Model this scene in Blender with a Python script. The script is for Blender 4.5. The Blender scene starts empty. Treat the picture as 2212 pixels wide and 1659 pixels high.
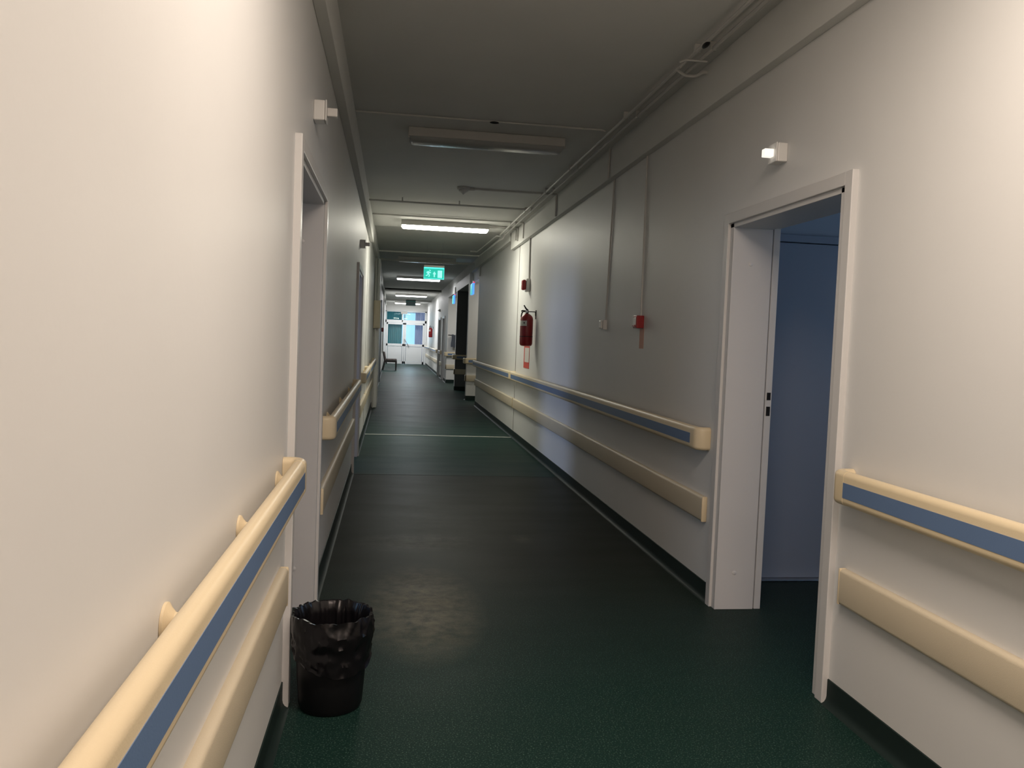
import bpy, bmesh, math, random
from mathutils import Vector, Matrix
random.seed(7)
S = bpy.context.scene
COL = S.collection
PI = math.pi

# ------------------------------------------------------------------ camera, world, exposure
H = 1.4
FPX, PW, PH = 1800.0, 2212.0, 1659.0
vp = Vector((847.0 - PW / 2, 725.0 - PH / 2, FPX)).normalized()      # corridor direction seen by the lens
hz = Vector((math.cos(.0394), math.sin(.0394), 0))
up = hz.cross(vp).normalized()
if up.y > 0: up = -up
rt = vp.cross(up)
if rt.x < 0: rt = -rt
# columns: camera right / up / back in world axes
R3 = Matrix(((rt.x, -rt.y, -rt.z), (vp.x, -vp.y, -vp.z), (up.x, -up.y, -up.z)))
cam = bpy.data.cameras.new('camera')
cam.sensor_width = 36.0
cam.lens = FPX / PW * 36.0
cam.clip_start = .02
camo = bpy.data.objects.new('camera', cam)
camo.matrix_world = Matrix.Translation((0, 0, H)) @ R3.to_4x4()
COL.objects.link(camo)
S.camera = camo

W = bpy.data.worlds.new('dusk sky')
S.world = W
W.use_nodes = True
wn = W.node_tree.nodes
wn['Background'].inputs[0].default_value = (.42, .72, 1.0, 1)
wn['Background'].inputs[1].default_value = 1.5

S.view_settings.view_transform = 'Standard'
S.view_settings.look = 'None'
S.view_settings.gamma = 1
S.view_settings.exposure = 0.0
S.view_settings.use_curve_mapping = False

DAYLIGHT = []          # (location, rotation, size x, size y, watts) of daylight at the side-room windows
def daylight(name, loc, rot, sx, sy, power, color):
    L = bpy.data.lights.new(name, 'AREA')
    L.shape = 'RECTANGLE'; L.size = sx; L.size_y = sy
    L.energy = power; L.color = color
    o = bpy.data.objects.new(name, L)
    o.location = loc; o.rotation_euler = rot
    COL.objects.link(o)
    return o
daylight('window_daylight', (4.80, 3.0, 1.75), (0, PI / 2, 0), 1.3, 1.7, 7, (.55, .66, 1.0))
daylight('window_daylight', (-4.2, 9.6, 1.75), (0, -PI / 2, 0), 1.4, 1.1, 60, (.5, .6, 1.0))
daylight('window_daylight', (1.1, 46.1, 1.8), (-PI / 2, 0, 0), 2.4, 1.8, 110, (.62, .85, 1.0))
daylight('window_daylight', (-4.2, 3.4, 1.75), (0, -PI / 2, 0), 1.3, 1.4, 5, (.5, .6, 1.0))

LAMP_NEAR, LAMP_MID, LAMP_FAR = 2.0, 32.0, 8.0     # radiance of the lit diffusers
WATTS_NEAR, WATTS_MID, WATTS_FAR = 45.0, 21.0, 64.0   # output of each lit fitting downwards

# ------------------------------------------------------------------ materials
def mat(name, col, rough=.5, metal=0, spec=.5, bump=0, bscale=60, var=0, vscale=3, coat=0, trans=0):
    m = bpy.data.materials.new(name); m.use_nodes = True
    nt = m.node_tree; b = nt.nodes['Principled BSDF']
    b.inputs['Base Color'].default_value = (*col, 1)
    b.inputs['Roughness'].default_value = rough
    b.inputs['Metallic'].default_value = metal
    b.inputs['Specular IOR Level'].default_value = spec
    b.inputs['Coat Weight'].default_value = coat
    tc = nt.nodes.new('ShaderNodeTexCoord')
    if var:
        n = nt.nodes.new('ShaderNodeTexNoise'); n.inputs['Scale'].default_value = vscale; n.inputs['Detail'].default_value = 5
        r = nt.nodes.new('ShaderNodeValToRGB')
        r.color_ramp.elements[0].position = .3; r.color_ramp.elements[1].position = .7
        r.color_ramp.elements[0].color = (*[c * (1 - var) for c in col], 1)
        r.color_ramp.elements[1].color = (*[min(1, c * (1 + var * .5)) for c in col], 1)
        nt.links.new(tc.outputs['Object'], n.inputs['Vector'])
        nt.links.new(n.outputs['Fac'], r.inputs['Fac'])
        nt.links.new(r.outputs['Color'], b.inputs['Base Color'])
    if bump:
        n = nt.nodes.new('ShaderNodeTexNoise'); n.inputs['Scale'].default_value = bscale; n.inputs['Detail'].default_value = 3
        bp = nt.nodes.new('ShaderNodeBump'); bp.inputs['Strength'].default_value = bump; bp.inputs['Distance'].default_value = .01
        nt.links.new(tc.outputs['Object'], n.inputs['Vector'])
        nt.links.new(n.outputs['Fac'], bp.inputs['Height'])
        nt.links.new(bp.outputs['Normal'], b.inputs['Normal'])
    return m

def emis(name, col, strength):
    m = bpy.data.materials.new(name); m.use_nodes = True
    b = m.node_tree.nodes['Principled BSDF']
    b.inputs['Base Color'].default_value = (*[c * .5 for c in col], 1)
    b.inputs['Roughness'].default_value = .4
    b.inputs['Emission Color'].default_value = (*col, 1)
    b.inputs['Emission Strength'].default_value = strength
    return m

def glassmat(name, tint):
    m = bpy.data.materials.new(name); m.use_nodes = True
    nt = m.node_tree; nt.nodes.clear()
    o = nt.nodes.new('ShaderNodeOutputMaterial'); mx = nt.nodes.new('ShaderNodeMixShader')
    t = nt.nodes.new('ShaderNodeBsdfTransparent'); g = nt.nodes.new('ShaderNodeBsdfGlossy')
    t.inputs[0].default_value = (*tint, 1); g.inputs['Roughness'].default_value = .02
    mx.inputs[0].default_value = .03
    nt.links.new(t.outputs[0], mx.inputs[1]); nt.links.new(g.outputs[0], mx.inputs[2]); nt.links.new(mx.outputs[0], o.inputs[0])
    return m

M = {}
M['wall'] = mat('wall paint', (.72, .718, .70), .48, spec=.4, bump=.025, bscale=60, var=.025, vscale=1.3)
M['ceil'] = mat('ceiling paint', (.70, .70, .67), .8, spec=.2, bump=.05, bscale=70, var=.05, vscale=1.0)
M['trim'] = mat('white lacquered metal', (.63, .62, .605), .35, spec=.4)
M['cream'] = mat('cream vinyl', (.72, .60, .40), .34, spec=.5, bump=.05, bscale=300)
M['bump'] = mat('cream vinyl guard', (.62, .54, .40), .42, spec=.4, bump=.15, bscale=400)
M['blue'] = mat('blue vinyl strip', (.12, .19, .33), .4, bump=.05, bscale=300)
M['base'] = mat('dark green vinyl skirting', (.016, .027, .025), .5, spec=.12, bump=0, bscale=200)
M['conduit'] = mat('painted conduit', (.56, .55, .52), .5)
M['white'] = mat('white plastic', (.74, .73, .70), .35)
M['housing'] = mat('lamp housing enamel', (.50, .49, .46), .4)
M['unlit'] = mat('unlit ribbed diffuser', (.34, .35, .34), .12, spec=.7, bump=.2, bscale=120)
M['black'] = mat('black plastic', (.006, .006, .007), .42, spec=.3)
M['bag'] = mat('black plastic film', (.006, .0055, .0065), .24, spec=.35, bump=.12, bscale=22)
M['red'] = mat('red enamel', (.26, .010, .014), .3)
M['redbox'] = mat('red plastic', (.30, .010, .012), .35)
M['paper'] = mat('paper label', (.62, .60, .56), .7)
M['redprint'] = mat('red print', (.55, .07, .05), .6)
M['pale'] = mat('pale faded label', (.62, .36, .28), .7)
M['darkmetal'] = mat('dark metal', (.03, .028, .026), .4, metal=.6)
M['steel'] = mat('steel', (.45, .45, .46), .3, metal=1)
M['wood'] = mat('dark stained wood', (.010, .007, .006), .4)
M['cushion'] = mat('patterned cushion', (.13, .11, .10), .9, var=.7, vscale=22)
M['grout'] = mat('joint sealant', (.16, .15, .13), .8)
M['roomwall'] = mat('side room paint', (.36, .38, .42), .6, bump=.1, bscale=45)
M['doorleaf'] = mat('grey blue door laminate', (.27, .29, .34), .4)
M['teal'] = mat('teal curtain cloth', (.13, .36, .38), .85, bump=.2, bscale=80)
M['lilac'] = mat('lilac curtain cloth', (.52, .50, .62), .85)
M['cloth'] = mat('grey blue cloth', (.16, .18, .22), .9, bump=.3, bscale=60)
M['glass'] = glassmat('window glass', (.93, .97, .98))
M['pvc'] = mat('white frame plastic', (.72, .74, .75), .35)
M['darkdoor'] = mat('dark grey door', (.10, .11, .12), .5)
M['on0'] = emis('lit diffuser warm', (1.0, .86, .70), LAMP_NEAR)
M['on1'] = emis('lit diffuser', (.98, .94, .80), LAMP_MID)
M['on2'] = emis('lit diffuser cool', (.98, .97, .98), LAMP_FAR)
M['calllit'] = emis('lit call lamp lens', (1.0, .93, .82), 1.0)
M['lens'] = mat('call lamp lens', (.62, .60, .57), .25)
M['exitgreen'] = emis('lit green panel', (.0, .50, .38), 1.0)
M['exitedge'] = emis('lit green panel edge', (.10, .95, .85), 1.0)
M['exitwhite'] = emis('lit white pictogram', (.35, .95, .85), 1.0)
M['exitdim'] = mat('unlit green panel', (.01, .13, .13), .3)
M['exitdimedge'] = mat('pale green panel edge', (.06, .5, .42), .4)
M['signblue'] = emis('lit blue sign face', (.12, .38, .95), 1.0)
M['signteal'] = emis('lit teal sign face', (.0, .50, .55), .9)
M['signred'] = emis('red indicator lamp', (1.0, .05, .12), 1.0)
M['strip'] = mat('pale floor joint strip', (.62, .62, .58), .4)

def floor_material():
    m = bpy.data.materials.new('green speckled vinyl floor'); m.use_nodes = True
    nt = m.node_tree; N = nt.nodes; L = nt.links; b = N['Principled BSDF']
    tc = N.new('ShaderNodeTexCoord'); sep = N.new('ShaderNodeSeparateXYZ')
    L.new(tc.outputs['Object'], sep.inputs[0])
    sp = N.new('ShaderNodeTexNoise'); sp.inputs['Scale'].default_value = 170; sp.inputs['Detail'].default_value = 1
    L.new(tc.outputs['Object'], sp.inputs['Vector'])
    r1 = N.new('ShaderNodeValToRGB')
    e = r1.color_ramp.elements
    e[0].position = .35; e[0].color = (.008, .024, .0195, 1)
    e[1].position = .60; e[1].color = (.0115, .034, .028, 1)
    k = e.new(.70); k.color = (.07, .12, .10, 1)
    L.new(sp.outputs['Fac'], r1.inputs['Fac'])
    # the older, browner sheet between y = 3.6 and the seam at 8.43, worn down the middle
    mr1 = N.new('ShaderNodeMapRange'); mr1.inputs['From Min'].default_value = 3.2; mr1.inputs['From Max'].default_value = 5.2
    L.new(sep.outputs['Y'], mr1.inputs['Value'])
    lt = N.new('ShaderNodeMath'); lt.operation = 'LESS_THAN'; lt.inputs[1].default_value = 8.43
    L.new(sep.outputs['Y'], lt.inputs[0])
    big = N.new('ShaderNodeTexNoise'); big.inputs['Scale'].default_value = 1.6; big.inputs['Detail'].default_value = 6
    L.new(tc.outputs['Object'], big.inputs['Vector'])
    mu = N.new('ShaderNodeMath'); mu.operation = 'MULTIPLY'; L.new(mr1.outputs[0], mu.inputs[0]); L.new(lt.outputs[0], mu.inputs[1])
    mu2 = N.new('ShaderNodeMath'); mu2.operation = 'MULTIPLY'; L.new(mu.outputs[0], mu2.inputs[0]); mu2.inputs[1].default_value = .8
    mx = N.new('ShaderNodeMix'); mx.data_type = 'RGBA'
    L.new(mu2.outputs[0], mx.inputs[0]); L.new(r1.outputs['Color'], mx.inputs[6]); mx.inputs[7].default_value = (.022, .0235, .0195, 1)
    # dusty footprints and wax wear, patchy, their sheen painted in as lighter brown
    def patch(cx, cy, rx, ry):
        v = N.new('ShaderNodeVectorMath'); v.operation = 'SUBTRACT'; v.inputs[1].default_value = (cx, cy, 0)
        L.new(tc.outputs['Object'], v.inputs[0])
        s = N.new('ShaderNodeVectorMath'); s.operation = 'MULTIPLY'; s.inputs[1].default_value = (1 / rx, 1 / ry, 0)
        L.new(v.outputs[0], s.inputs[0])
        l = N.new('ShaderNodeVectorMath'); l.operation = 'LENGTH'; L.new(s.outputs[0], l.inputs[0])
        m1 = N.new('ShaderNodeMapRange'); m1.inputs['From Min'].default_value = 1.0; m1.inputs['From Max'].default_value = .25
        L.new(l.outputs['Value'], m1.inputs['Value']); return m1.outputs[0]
    det = N.new('ShaderNodeTexNoise'); det.inputs['Scale'].default_value = 11; det.inputs['Detail'].default_value = 8; det.inputs['Roughness'].default_value = .7
    L.new(tc.outputs['Object'], det.inputs['Vector'])
    dr = N.new('ShaderNodeMapRange'); dr.inputs['From Min'].default_value = .28; dr.inputs['From Max'].default_value = .78
    L.new(det.outputs['Fac'], dr.inputs['Value'])
    cur = mx.outputs[2]
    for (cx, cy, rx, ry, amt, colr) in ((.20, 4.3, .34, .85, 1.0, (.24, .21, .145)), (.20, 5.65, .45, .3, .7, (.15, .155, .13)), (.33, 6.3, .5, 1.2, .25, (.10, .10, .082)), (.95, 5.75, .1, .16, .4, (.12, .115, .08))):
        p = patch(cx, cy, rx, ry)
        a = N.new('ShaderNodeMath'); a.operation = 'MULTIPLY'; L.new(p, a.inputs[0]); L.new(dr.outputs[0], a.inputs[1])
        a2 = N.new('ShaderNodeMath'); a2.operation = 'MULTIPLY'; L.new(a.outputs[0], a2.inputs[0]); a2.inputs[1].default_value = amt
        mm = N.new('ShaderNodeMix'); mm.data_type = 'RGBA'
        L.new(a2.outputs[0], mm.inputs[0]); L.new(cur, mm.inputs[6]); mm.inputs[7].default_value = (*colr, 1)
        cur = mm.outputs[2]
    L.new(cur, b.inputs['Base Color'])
    # gloss: mopping streaks across
    mp = N.new('ShaderNodeMapping'); mp.inputs['Scale'].default_value = (1.0, 3.0, 1.0); L.new(tc.outputs['Object'], mp.inputs['Vector'])
    st = N.new('ShaderNodeTexNoise'); st.inputs['Scale'].default_value = 1.2; st.inputs['Detail'].default_value = 5; L.new(mp.outputs[0], st.inputs['Vector'])
    rr = N.new('ShaderNodeMapRange'); rr.inputs['To Min'].default_value = .36; rr.inputs['To Max'].default_value = .50
    L.new(st.outputs['Fac'], rr.inputs['Value']); L.new(rr.outputs[0], b.inputs['Roughness'])
    b.inputs['IOR'].default_value = 1.12; b.inputs['Specular IOR Level'].default_value = .5
    return m
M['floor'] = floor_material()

# ------------------------------------------------------------------ helpers
ORG = {}     # object name -> world origin (children are built in world coordinates)

def box(bm, x0, x1, y0, y1, z0, z1, bevel=0, seg=2):
    vs = [bm.verts.new((x, y, z)) for x in (x0, x1) for y in (y0, y1) for z in (z0, z1)]
    f = [(0, 1, 3, 2), (4, 6, 7, 5), (0, 4, 5, 1), (2, 3, 7, 6), (0, 2, 6, 4), (1, 5, 7, 3)]
    fs = [bm.faces.new([vs[i] for i in q]) for q in f]
    if bevel:
        es = list({e for q in fs for e in q.edges})
        bmesh.ops.bevel(bm, geom=es, offset=bevel, segments=seg, affect='EDGES', profile=.5)
    return bm

def sweep(bm, path, prof, cap=True):
    """path: [(x, y, nx, ny)], prof: [(n, z)] closed loop; point = path + n * normal."""
    rings = []
    for (x, y, nx, ny) in path:
        rings.append([bm.verts.new((x + nx * n, y + ny * n, z)) for n, z in prof])
    k = len(prof)
    for a, b in zip(rings, rings[1:]):
        for i in range(k):
            bm.faces.new((a[i], a[(i + 1) % k], b[(i + 1) % k], b[i]))
    if cap:
        bm.faces.new(rings[0]); bm.faces.new(list(reversed(rings[-1])))
    return bm

def tube(bm, pts, r, seg=10, cap=True):
    pts = [Vector(p) for p in pts]
    rings = []
    for i, p in enumerate(pts):
        t = (pts[min(i + 1, len(pts) - 1)] - pts[max(i - 1, 0)]).normalized()
        a = Vector((0, 0, 1)) if abs(t.z) < .9 else Vector((1, 0, 0))
        u = t.cross(a).normalized(); v = t.cross(u)
        rr = r[i] if isinstance(r, (list, tuple)) else r
        rings.append([bm.verts.new(p + (u * math.cos(2 * PI * j / seg) + v * math.sin(2 * PI * j / seg)) * rr) for j in range(seg)])
    for a, b in zip(rings, rings[1:]):
        for j in range(seg):
            bm.faces.new((a[j], a[(j + 1) % seg], b[(j + 1) % seg], b[j]))
    if cap:
        bm.faces.new(list(reversed(rings[0]))); bm.faces.new(rings[-1])
    return bm

def bend(pts, r=.02, n=5):
    """round the corners of a 3D polyline"""
    pts = [Vector(p) for p in pts]; out = [pts[0]]
    for a, b, c in zip(pts, pts[1:], pts[2:]):
        d1 = (a - b).normalized(); d2 = (c - b).normalized()
        rr = min(r, (a - b).length * .45, (c - b).length * .45)
        p0 = b + d1 * rr; p1 = b + d2 * rr
        for i in range(n + 1):
            t = i / n
            out.append(p0 * (1 - t) ** 2 + b * 2 * t * (1 - t) + p1 * t * t)
    out.append(pts[-1]); return out

def lathe(bm, prof, cx, cy, cz=0, seg=28, axis='z'):
    """prof [(r, h)]"""
    rings = []
    for r, h in prof:
        ring = []
        for j in range(seg):
            a = 2 * PI * j / seg; u, v = r * math.cos(a), r * math.sin(a)
            if axis == 'z': p = (cx + u, cy + v, cz + h)
            elif axis == 'x': p = (cx + h, cy + u, cz + v)
            else: p = (cx + u, cy + h, cz + v)
            ring.append(bm.verts.new(p))
        rings.append(ring)
    for a, b in zip(rings, rings[1:]):
        for j in range(seg):
            bm.faces.new((a[j], a[(j + 1) % seg], b[(j + 1) % seg], b[j]))
    bm.faces.new(list(reversed(rings[0]))); bm.faces.new(rings[-1])
    return bm

def B(fn=None, *a, **k):
    bm = bmesh.new()
    if fn: fn(bm, *a, **k)
    return bm

def obj(name, bm, m, parent=None, smooth=False, origin=None):
    org = Vector(ORG[parent.name]) if parent else Vector(origin or (0, 0, 0))
    bmesh.ops.recalc_face_normals(bm, faces=bm.faces[:])
    bmesh.ops.translate(bm, verts=bm.verts[:], vec=-org)
    me = bpy.data.meshes.new(name); bm.to_mesh(me); bm.free()
    if smooth:
        me.shade_smooth()
        try: me.set_sharp_from_angle(angle=math.radians(40))
        except Exception: pass
    me.materials.append(m)
    o = bpy.data.objects.new(name, me); COL.objects.link(o)
    if parent: o.parent = parent
    else: o.location = org
    ORG[o.name] = tuple(org)
    return o

def struct(name, bm, m, smooth=False, parent=None):
    o = obj(name, bm, m, parent, smooth)
    if not parent: o['kind'] = 'structure'
    return o

def tag(o, label, cat, group=None):
    o['label'] = label; o['category'] = cat
    if group: o['group'] = group
    return o

def thing(name, loc, label, cat, group=None):
    o = bpy.data.objects.new(name, None); o.empty_display_size = .1; o.location = loc
    COL.objects.link(o); ORG[o.name] = tuple(loc)
    return tag(o, label, cat, group)

def root_struct(name, loc):
    o = bpy.data.objects.new(name, None); o.location = loc; o.empty_display_size = .1
    COL.objects.link(o); ORG[o.name] = tuple(loc); o['kind'] = 'structure'
    return o

def dup(root, loc, label=None):
    r = root.copy(); COL.objects.link(r); r.location = loc; ORG[r.name] = tuple(loc)
    if label: r['label'] = label
    def kids(src, dst):
        for ch in list(src.children):
            c = ch.copy(); COL.objects.link(c); c.parent = dst; kids(ch, c)
    kids(root, r)
    return r

# ------------------------------------------------------------------ dimensions
XL, XR = -.366, 1.769
WT = .20
XF = 1.70                     # right wall beyond the open bays
YB, YE = -4.0, 42.1
ZC, ZC2, ZC3 = 3.0, 3.08, 3.04           # ceiling before / after the expansion joint
YJ = 11.85
RD = (3.045, 4.30); LD = (3.12, 4.38); LD2 = (8.45, 9.72)
DT = 2.115

def wall(bm, x0, x1, y0, y1, z1, openings=()):
    y = y0
    for a, b, t in sorted(openings):
        box(bm, x0, x1, y, a, 0, z1); box(bm, x0, x1, a, b, t, z1); y = b
    box(bm, x0, x1, y, y1, 0, z1)

# ------------------------------------------------------------------ setting
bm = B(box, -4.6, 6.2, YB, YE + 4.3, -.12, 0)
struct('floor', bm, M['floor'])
bm = B(box, XL - WT, XR + WT, YB, 12.45, ZC, ZC + .3)
box(bm, XL - WT, XR + WT, 12.45, 30.0, ZC2, ZC2 + .14); box(bm, XL - WT, XR + WT, 30.0, YE + 4.3, ZC3, ZC3 + .26)
struct('ceiling', bm, M['ceil'])
bm = B(); wall(bm, XL - WT, XL, YB, YE + .2, ZC2, [(LD[0] + .05, LD[1] - .05, DT - .05), (LD2[0] + .05, LD2[1] - .05, DT - .05)])
struct('wall_left', bm, M['wall'])
bm = B(); wall(bm, XR, XR + WT, YB, 17.45, ZC2, [(RD[0] + .05, RD[1] - .05, DT - .05)])
box(bm, XR, XR + WT, 17.45, 18.9, 2.66, ZC2)                      # over the open bays
box(bm, XF, XR + WT, 18.9, 19.12, 0, ZC2)
box(bm, XF, XR + WT, 19.12, 22.4, 2.66, ZC2)
box(bm, XF, XR + WT, 22.4, 22.6, 0, ZC2)
box(bm, XF, XR + WT, 22.6, 26.0, 2.66, ZC2)
wall(bm, XF, XR + WT, 26.0, YE + .2, ZC2, [(27.35, 28.25, 2.08), (29.6, 30.9, 2.08)])
struct('wall_right', bm, M['wall'])
# partitions of the open bays on the right
bm = B(box, XR + WT, 6.0, 18.9, 19.12, 0, ZC2); box(bm, XR + WT, 6.0, 22.4, 22.6, 0, ZC2); box(bm, XR + WT, 6.0, 26.0, 26.2, 0, ZC2)
box(bm, XR + WT, 6.0, 17.2, 17.4, 0, ZC2); box(bm, 6.0, 6.1, 17.2, 26.2, 0, ZC2); box(bm, XR + WT, 6.0, 17.4, 26.0, 2.95, 3.1)
struct('wall_bay', bm, M['wall'])
struct('wall_back', B(box, XL, XR, YB - .15, YB, 0, ZC), M['wall'])
# end wall round the glazed door
bm = B(box, XL, XF, YE, YE + .2, 2.66, ZC2)
struct('wall_end', bm, M['wall'])
# bulkheads along the tops of both walls
struct('beam_left', B(box, XL, XL + .055, YB, 12.5, 2.757, ZC, .003), M['ceil'])
struct('beam_right', B(box, XR - .052, XR, YB, 12.5, 2.750, ZC, .003), M['ceil'])
struct('beam_left', B(box, XL, XL + .055, 12.5, YE, 2.86, ZC2, .003), M['ceil'])
struct('beam_right', B(box, XR - .07, XR, 12.5, 26.3, 2.88, ZC2, .003), M['ceil'])
for k, (y, z) in enumerate(((30.0, 3.0), (37.6, 2.96))):
    struct('beam_cross', B(box, XL + .055, XF, y, y + .35, z, (ZC2 if k == 0 else ZC3) + .01, .004), M['ceil'])
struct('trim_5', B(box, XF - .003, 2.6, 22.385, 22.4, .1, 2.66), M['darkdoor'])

# coved skirting
def skirting(bm, x, s, y0, y1):
    """s: direction from the wall into the corridor"""
    prof = [(0, 0), (.03, .0), (.022, .002), (.013, .008), (.007, .018), (.0045, .03), (.0045, .098), (.0, .1)]
    sweep(bm, [(x, y0, s, 0), (x, y1, s, 0)], prof)
bm = B()
for a, b in ((YB, LD[0]), (LD[1], LD2[0]), (LD2[1], 16.3), (17.6, YE)): skirting(bm, XL, 1, a, b)
struct('baseboard_left', bm, M['base'], smooth=True)
bm = B()
for a, b in ((YB, RD[0]), (RD[1], 17.45)): skirting(bm, XR, -1, a, b)
for a, b in ((18.9, 19.12), (22.4, 22.6), (26.0, 27.3), (28.3, 29.55), (30.95, YE)): skirting(bm, XF, -1, a, b)
for y in (18.9, 22.4, 26.0): box(bm, XF - .004, XR + 1.2, y - .006, y, 0, .1)
struct('baseboard_right', bm, M['base'], smooth=True)
# expansion joint: line on walls, strip across the floor
bm = B(box, XR - .003, XR + .002, YJ - .012, YJ + .012, .1, 2.75); box(bm, XL - .002, XL + .003, YJ - .012, YJ + .012, .1, 2.757)
box(bm, XR - .056, XR - .05, YJ + .6, YJ + .62, 2.75, 3.0)
struct('trim_1', bm, M['grout'])
struct('trim_2', B(box, XL + .03, XR - .03, YJ - .022, YJ + .022, 0, .004), M['strip'])
struct('trim_3', B(box, XL + .03, XR - .03, 8.425, 8.435, 0, .0015), M['base'])

# ------------------------------------------------------------------ door frames
def door_frame(name, X, s, y0, y1, depth=WT, plate=False, m=None):
    """s = +1 when the corridor lies at larger x (left wall), -1 on the right wall"""
    r = root_struct(name, (X, (y0 + y1) / 2, 0)); m = m or M['trim']
    def bx(bm, a, b, *rest, **k):
        xa, xb = X + s * a, X + s * b
        box(bm, min(xa, xb), max(xa, xb), *rest, **k)
    c1, c2 = .055, .10
    bm = B()
    for (a, b) in ((y0, y0 + c1), (y1 - c1, y1)): bx(bm, -.004, .026, a, b, 0, DT, bevel=.003)
    bx(bm, -.004, .0259, y0 + c1 - .002, y1 - c1 + .002, DT - c1, DT, bevel=.003)
    struct('casing', bm, m, parent=r)
    bm = B()
    for (a, b) in ((y0 + c1 - .001, y0 + c2), (y1 - c2, y1 - c1 + .001)): bx(bm, -depth - .006, .012, a, b, 0, DT - c1, bevel=.002)
    bx(bm, -depth - .006, .012, y0 + c1, y1 - c1, DT - .078, DT - c1 + .001, bevel=.002)
    struct('lining', bm, m, parent=r)
    # rebate on the room side
    bm = B()
    for (a, b) in ((y0 + c1 - .02, y0 + c2 - .02), (y1 - c2 + .02, y1 - c1 + .02)): bx(bm, -depth - .014, -depth - .006, a, b, 0, DT - .06)
    for (a, b) in ((y0 + c1 - .02, y0 + c2 - .004), (y1 - c2 + .004, y1 - c1 + .02)): bx(bm, -depth - .05, -depth - .014, a, b, 0, DT - .06, bevel=.002)
    bx(bm, -depth - .05, -depth - .006, y0 + c1, y1 - c1, DT - .07, DT - .04)
    struct('rebate', bm, m, parent=r)
    if plate:
        bm = B()
        for z0, z1 in ((1.135, 1.175), (1.05, 1.10)): bx(bm, -depth - .043, -depth - .022, y1 - c2 + .002, y1 - c2 + .006, z0, z1)
        struct('strike_plate', bm, M['darkmetal'], parent=r)
        bm = B()
        for x, z in ((.09, 1.85), (.09, .20)): lathe(bm, [(.011, 0), (.011, -.003), (.006, -.005)], X - s * (-x) * -1, y1 - c2, z, 14, 'y')
        struct('screw_cap', bm, m, parent=r, smooth=True)
    return r
door_frame('door_1', XR, -1, *RD, plate=True)
door_frame('door_2', XL, 1, *LD, plate=True)
door_frame('door_3', XL, 1, *LD2)
door_frame('door_4', XF, -1, 27.3, 28.3, m=M['trim'])
door_frame('door_5', XF, -1, 29.55, 30.95, m=M['trim'])
for nm, y0, y1 in (('door_6', 27.4, 28.2), ('door_7', 29.65, 30.85)):
    r = root_struct(nm, (XF + .12, y0, 0))
    struct('leaf', B(box, XF + .10, XF + .14, y0, y1, .01, 2.04), M['darkdoor'] if nm == 'door_7' else M['doorleaf'], parent=r)
    struct('door_handle', B(tube, [(XF + .10, y1 - .08, 1.04), (XF + .05, y1 - .08, 1.04), (XF + .05, y1 - .2, 1.04)], .009), M['steel'], parent=r, smooth=True)

# ------------------------------------------------------------------ side rooms behind the doors
def room(x0, x1, y0, y1, zc, wx, wy0, wy1, n):
    """shell of a side room; wx: x of the wall with the window"""
    bm = B(box, x0, x1, y0 - .1, y0, 0, zc); box(bm, x0, x1, y1, y1 + .1, 0, zc); box(bm, x0, x1, y0 - .1, y1 + .1, zc, zc + .1)
    xa, xb = (wx, wx + .1) if wx > 0 else (wx - .1, wx)
    box(bm, xa, xb, y0 - .1, wy0, 0, zc); box(bm, xa, xb, wy1, y1 + .1, 0, zc); box(bm, xa, xb, wy0, wy1, 0, .95); box(bm, xa, xb, wy0, wy1, 2.5, zc)
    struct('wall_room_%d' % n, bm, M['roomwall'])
    w = root_struct('window_%d' % n, ((xa + xb) / 2, (wy0 + wy1) / 2, .95))
    bm = B(); xm = (xa + xb) / 2
    for a, b, c, d in ((wy0, wy0 + .06, .95, 2.5), (wy1 - .06, wy1, .95, 2.5), (wy0, wy1, .95, 1.01), (wy0, wy1, 2.44, 2.5), ((wy0 + wy1) / 2 - .04, (wy0 + wy1) / 2 + .04, .95, 2.5)):
        box(bm, xm - .03, xm + .03, a, b, c, d, .004)
    struct('window_frame', bm, M['pvc'], parent=w)
    struct('pane', B(box, xm - .004, xm + .004, wy0 + .05, wy1 - .05, 1.0, 2.45), M['glass'], parent=w)
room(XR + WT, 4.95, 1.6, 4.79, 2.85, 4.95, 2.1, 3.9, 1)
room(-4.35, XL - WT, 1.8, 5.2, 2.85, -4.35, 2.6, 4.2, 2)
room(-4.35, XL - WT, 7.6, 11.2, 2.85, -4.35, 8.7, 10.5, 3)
# flush door with its frame in the far wall of the right-hand room
r = root_struct('door_8', (2.9, 4.79, 0))
struct('leaf', B(box, 2.12, 3.25, 4.752, 4.787, .012, 2.05, .003), M['doorleaf'], parent=r)
bm = B(box, 2.06, 3.31, 4.745, 4.79, 2.055, 2.10, .003); box(bm, 2.06, 2.115, 4.745, 4.79, 0, 2.055, .002); box(bm, 3.255, 3.31, 4.745, 4.79, 0, 2.055, .002)
struct('casing', bm, M['doorleaf'], parent=r)
struct('threshold', B(box, 2.1, 3.27, 4.70, 4.79, 0, .012, .003), M['steel'], parent=r)

# ------------------------------------------------------------------ handrails and wall guards
def rounded(n0, n1, z0, z1, r, k=6):
    pts = []
    for cx, cz, a0 in ((n1 - r, z1 - r, 0), (n0 + r, z1 - r, PI / 2), (n0 + r, z0 + r, PI), (n1 - r, z0 + r, 1.5 * PI)):
        for i in range(k + 1):
            a = a0 + i * PI / 2 / k
            pts.append((cx + r * math.cos(a), cz + r * math.sin(a)))
    return pts

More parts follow.
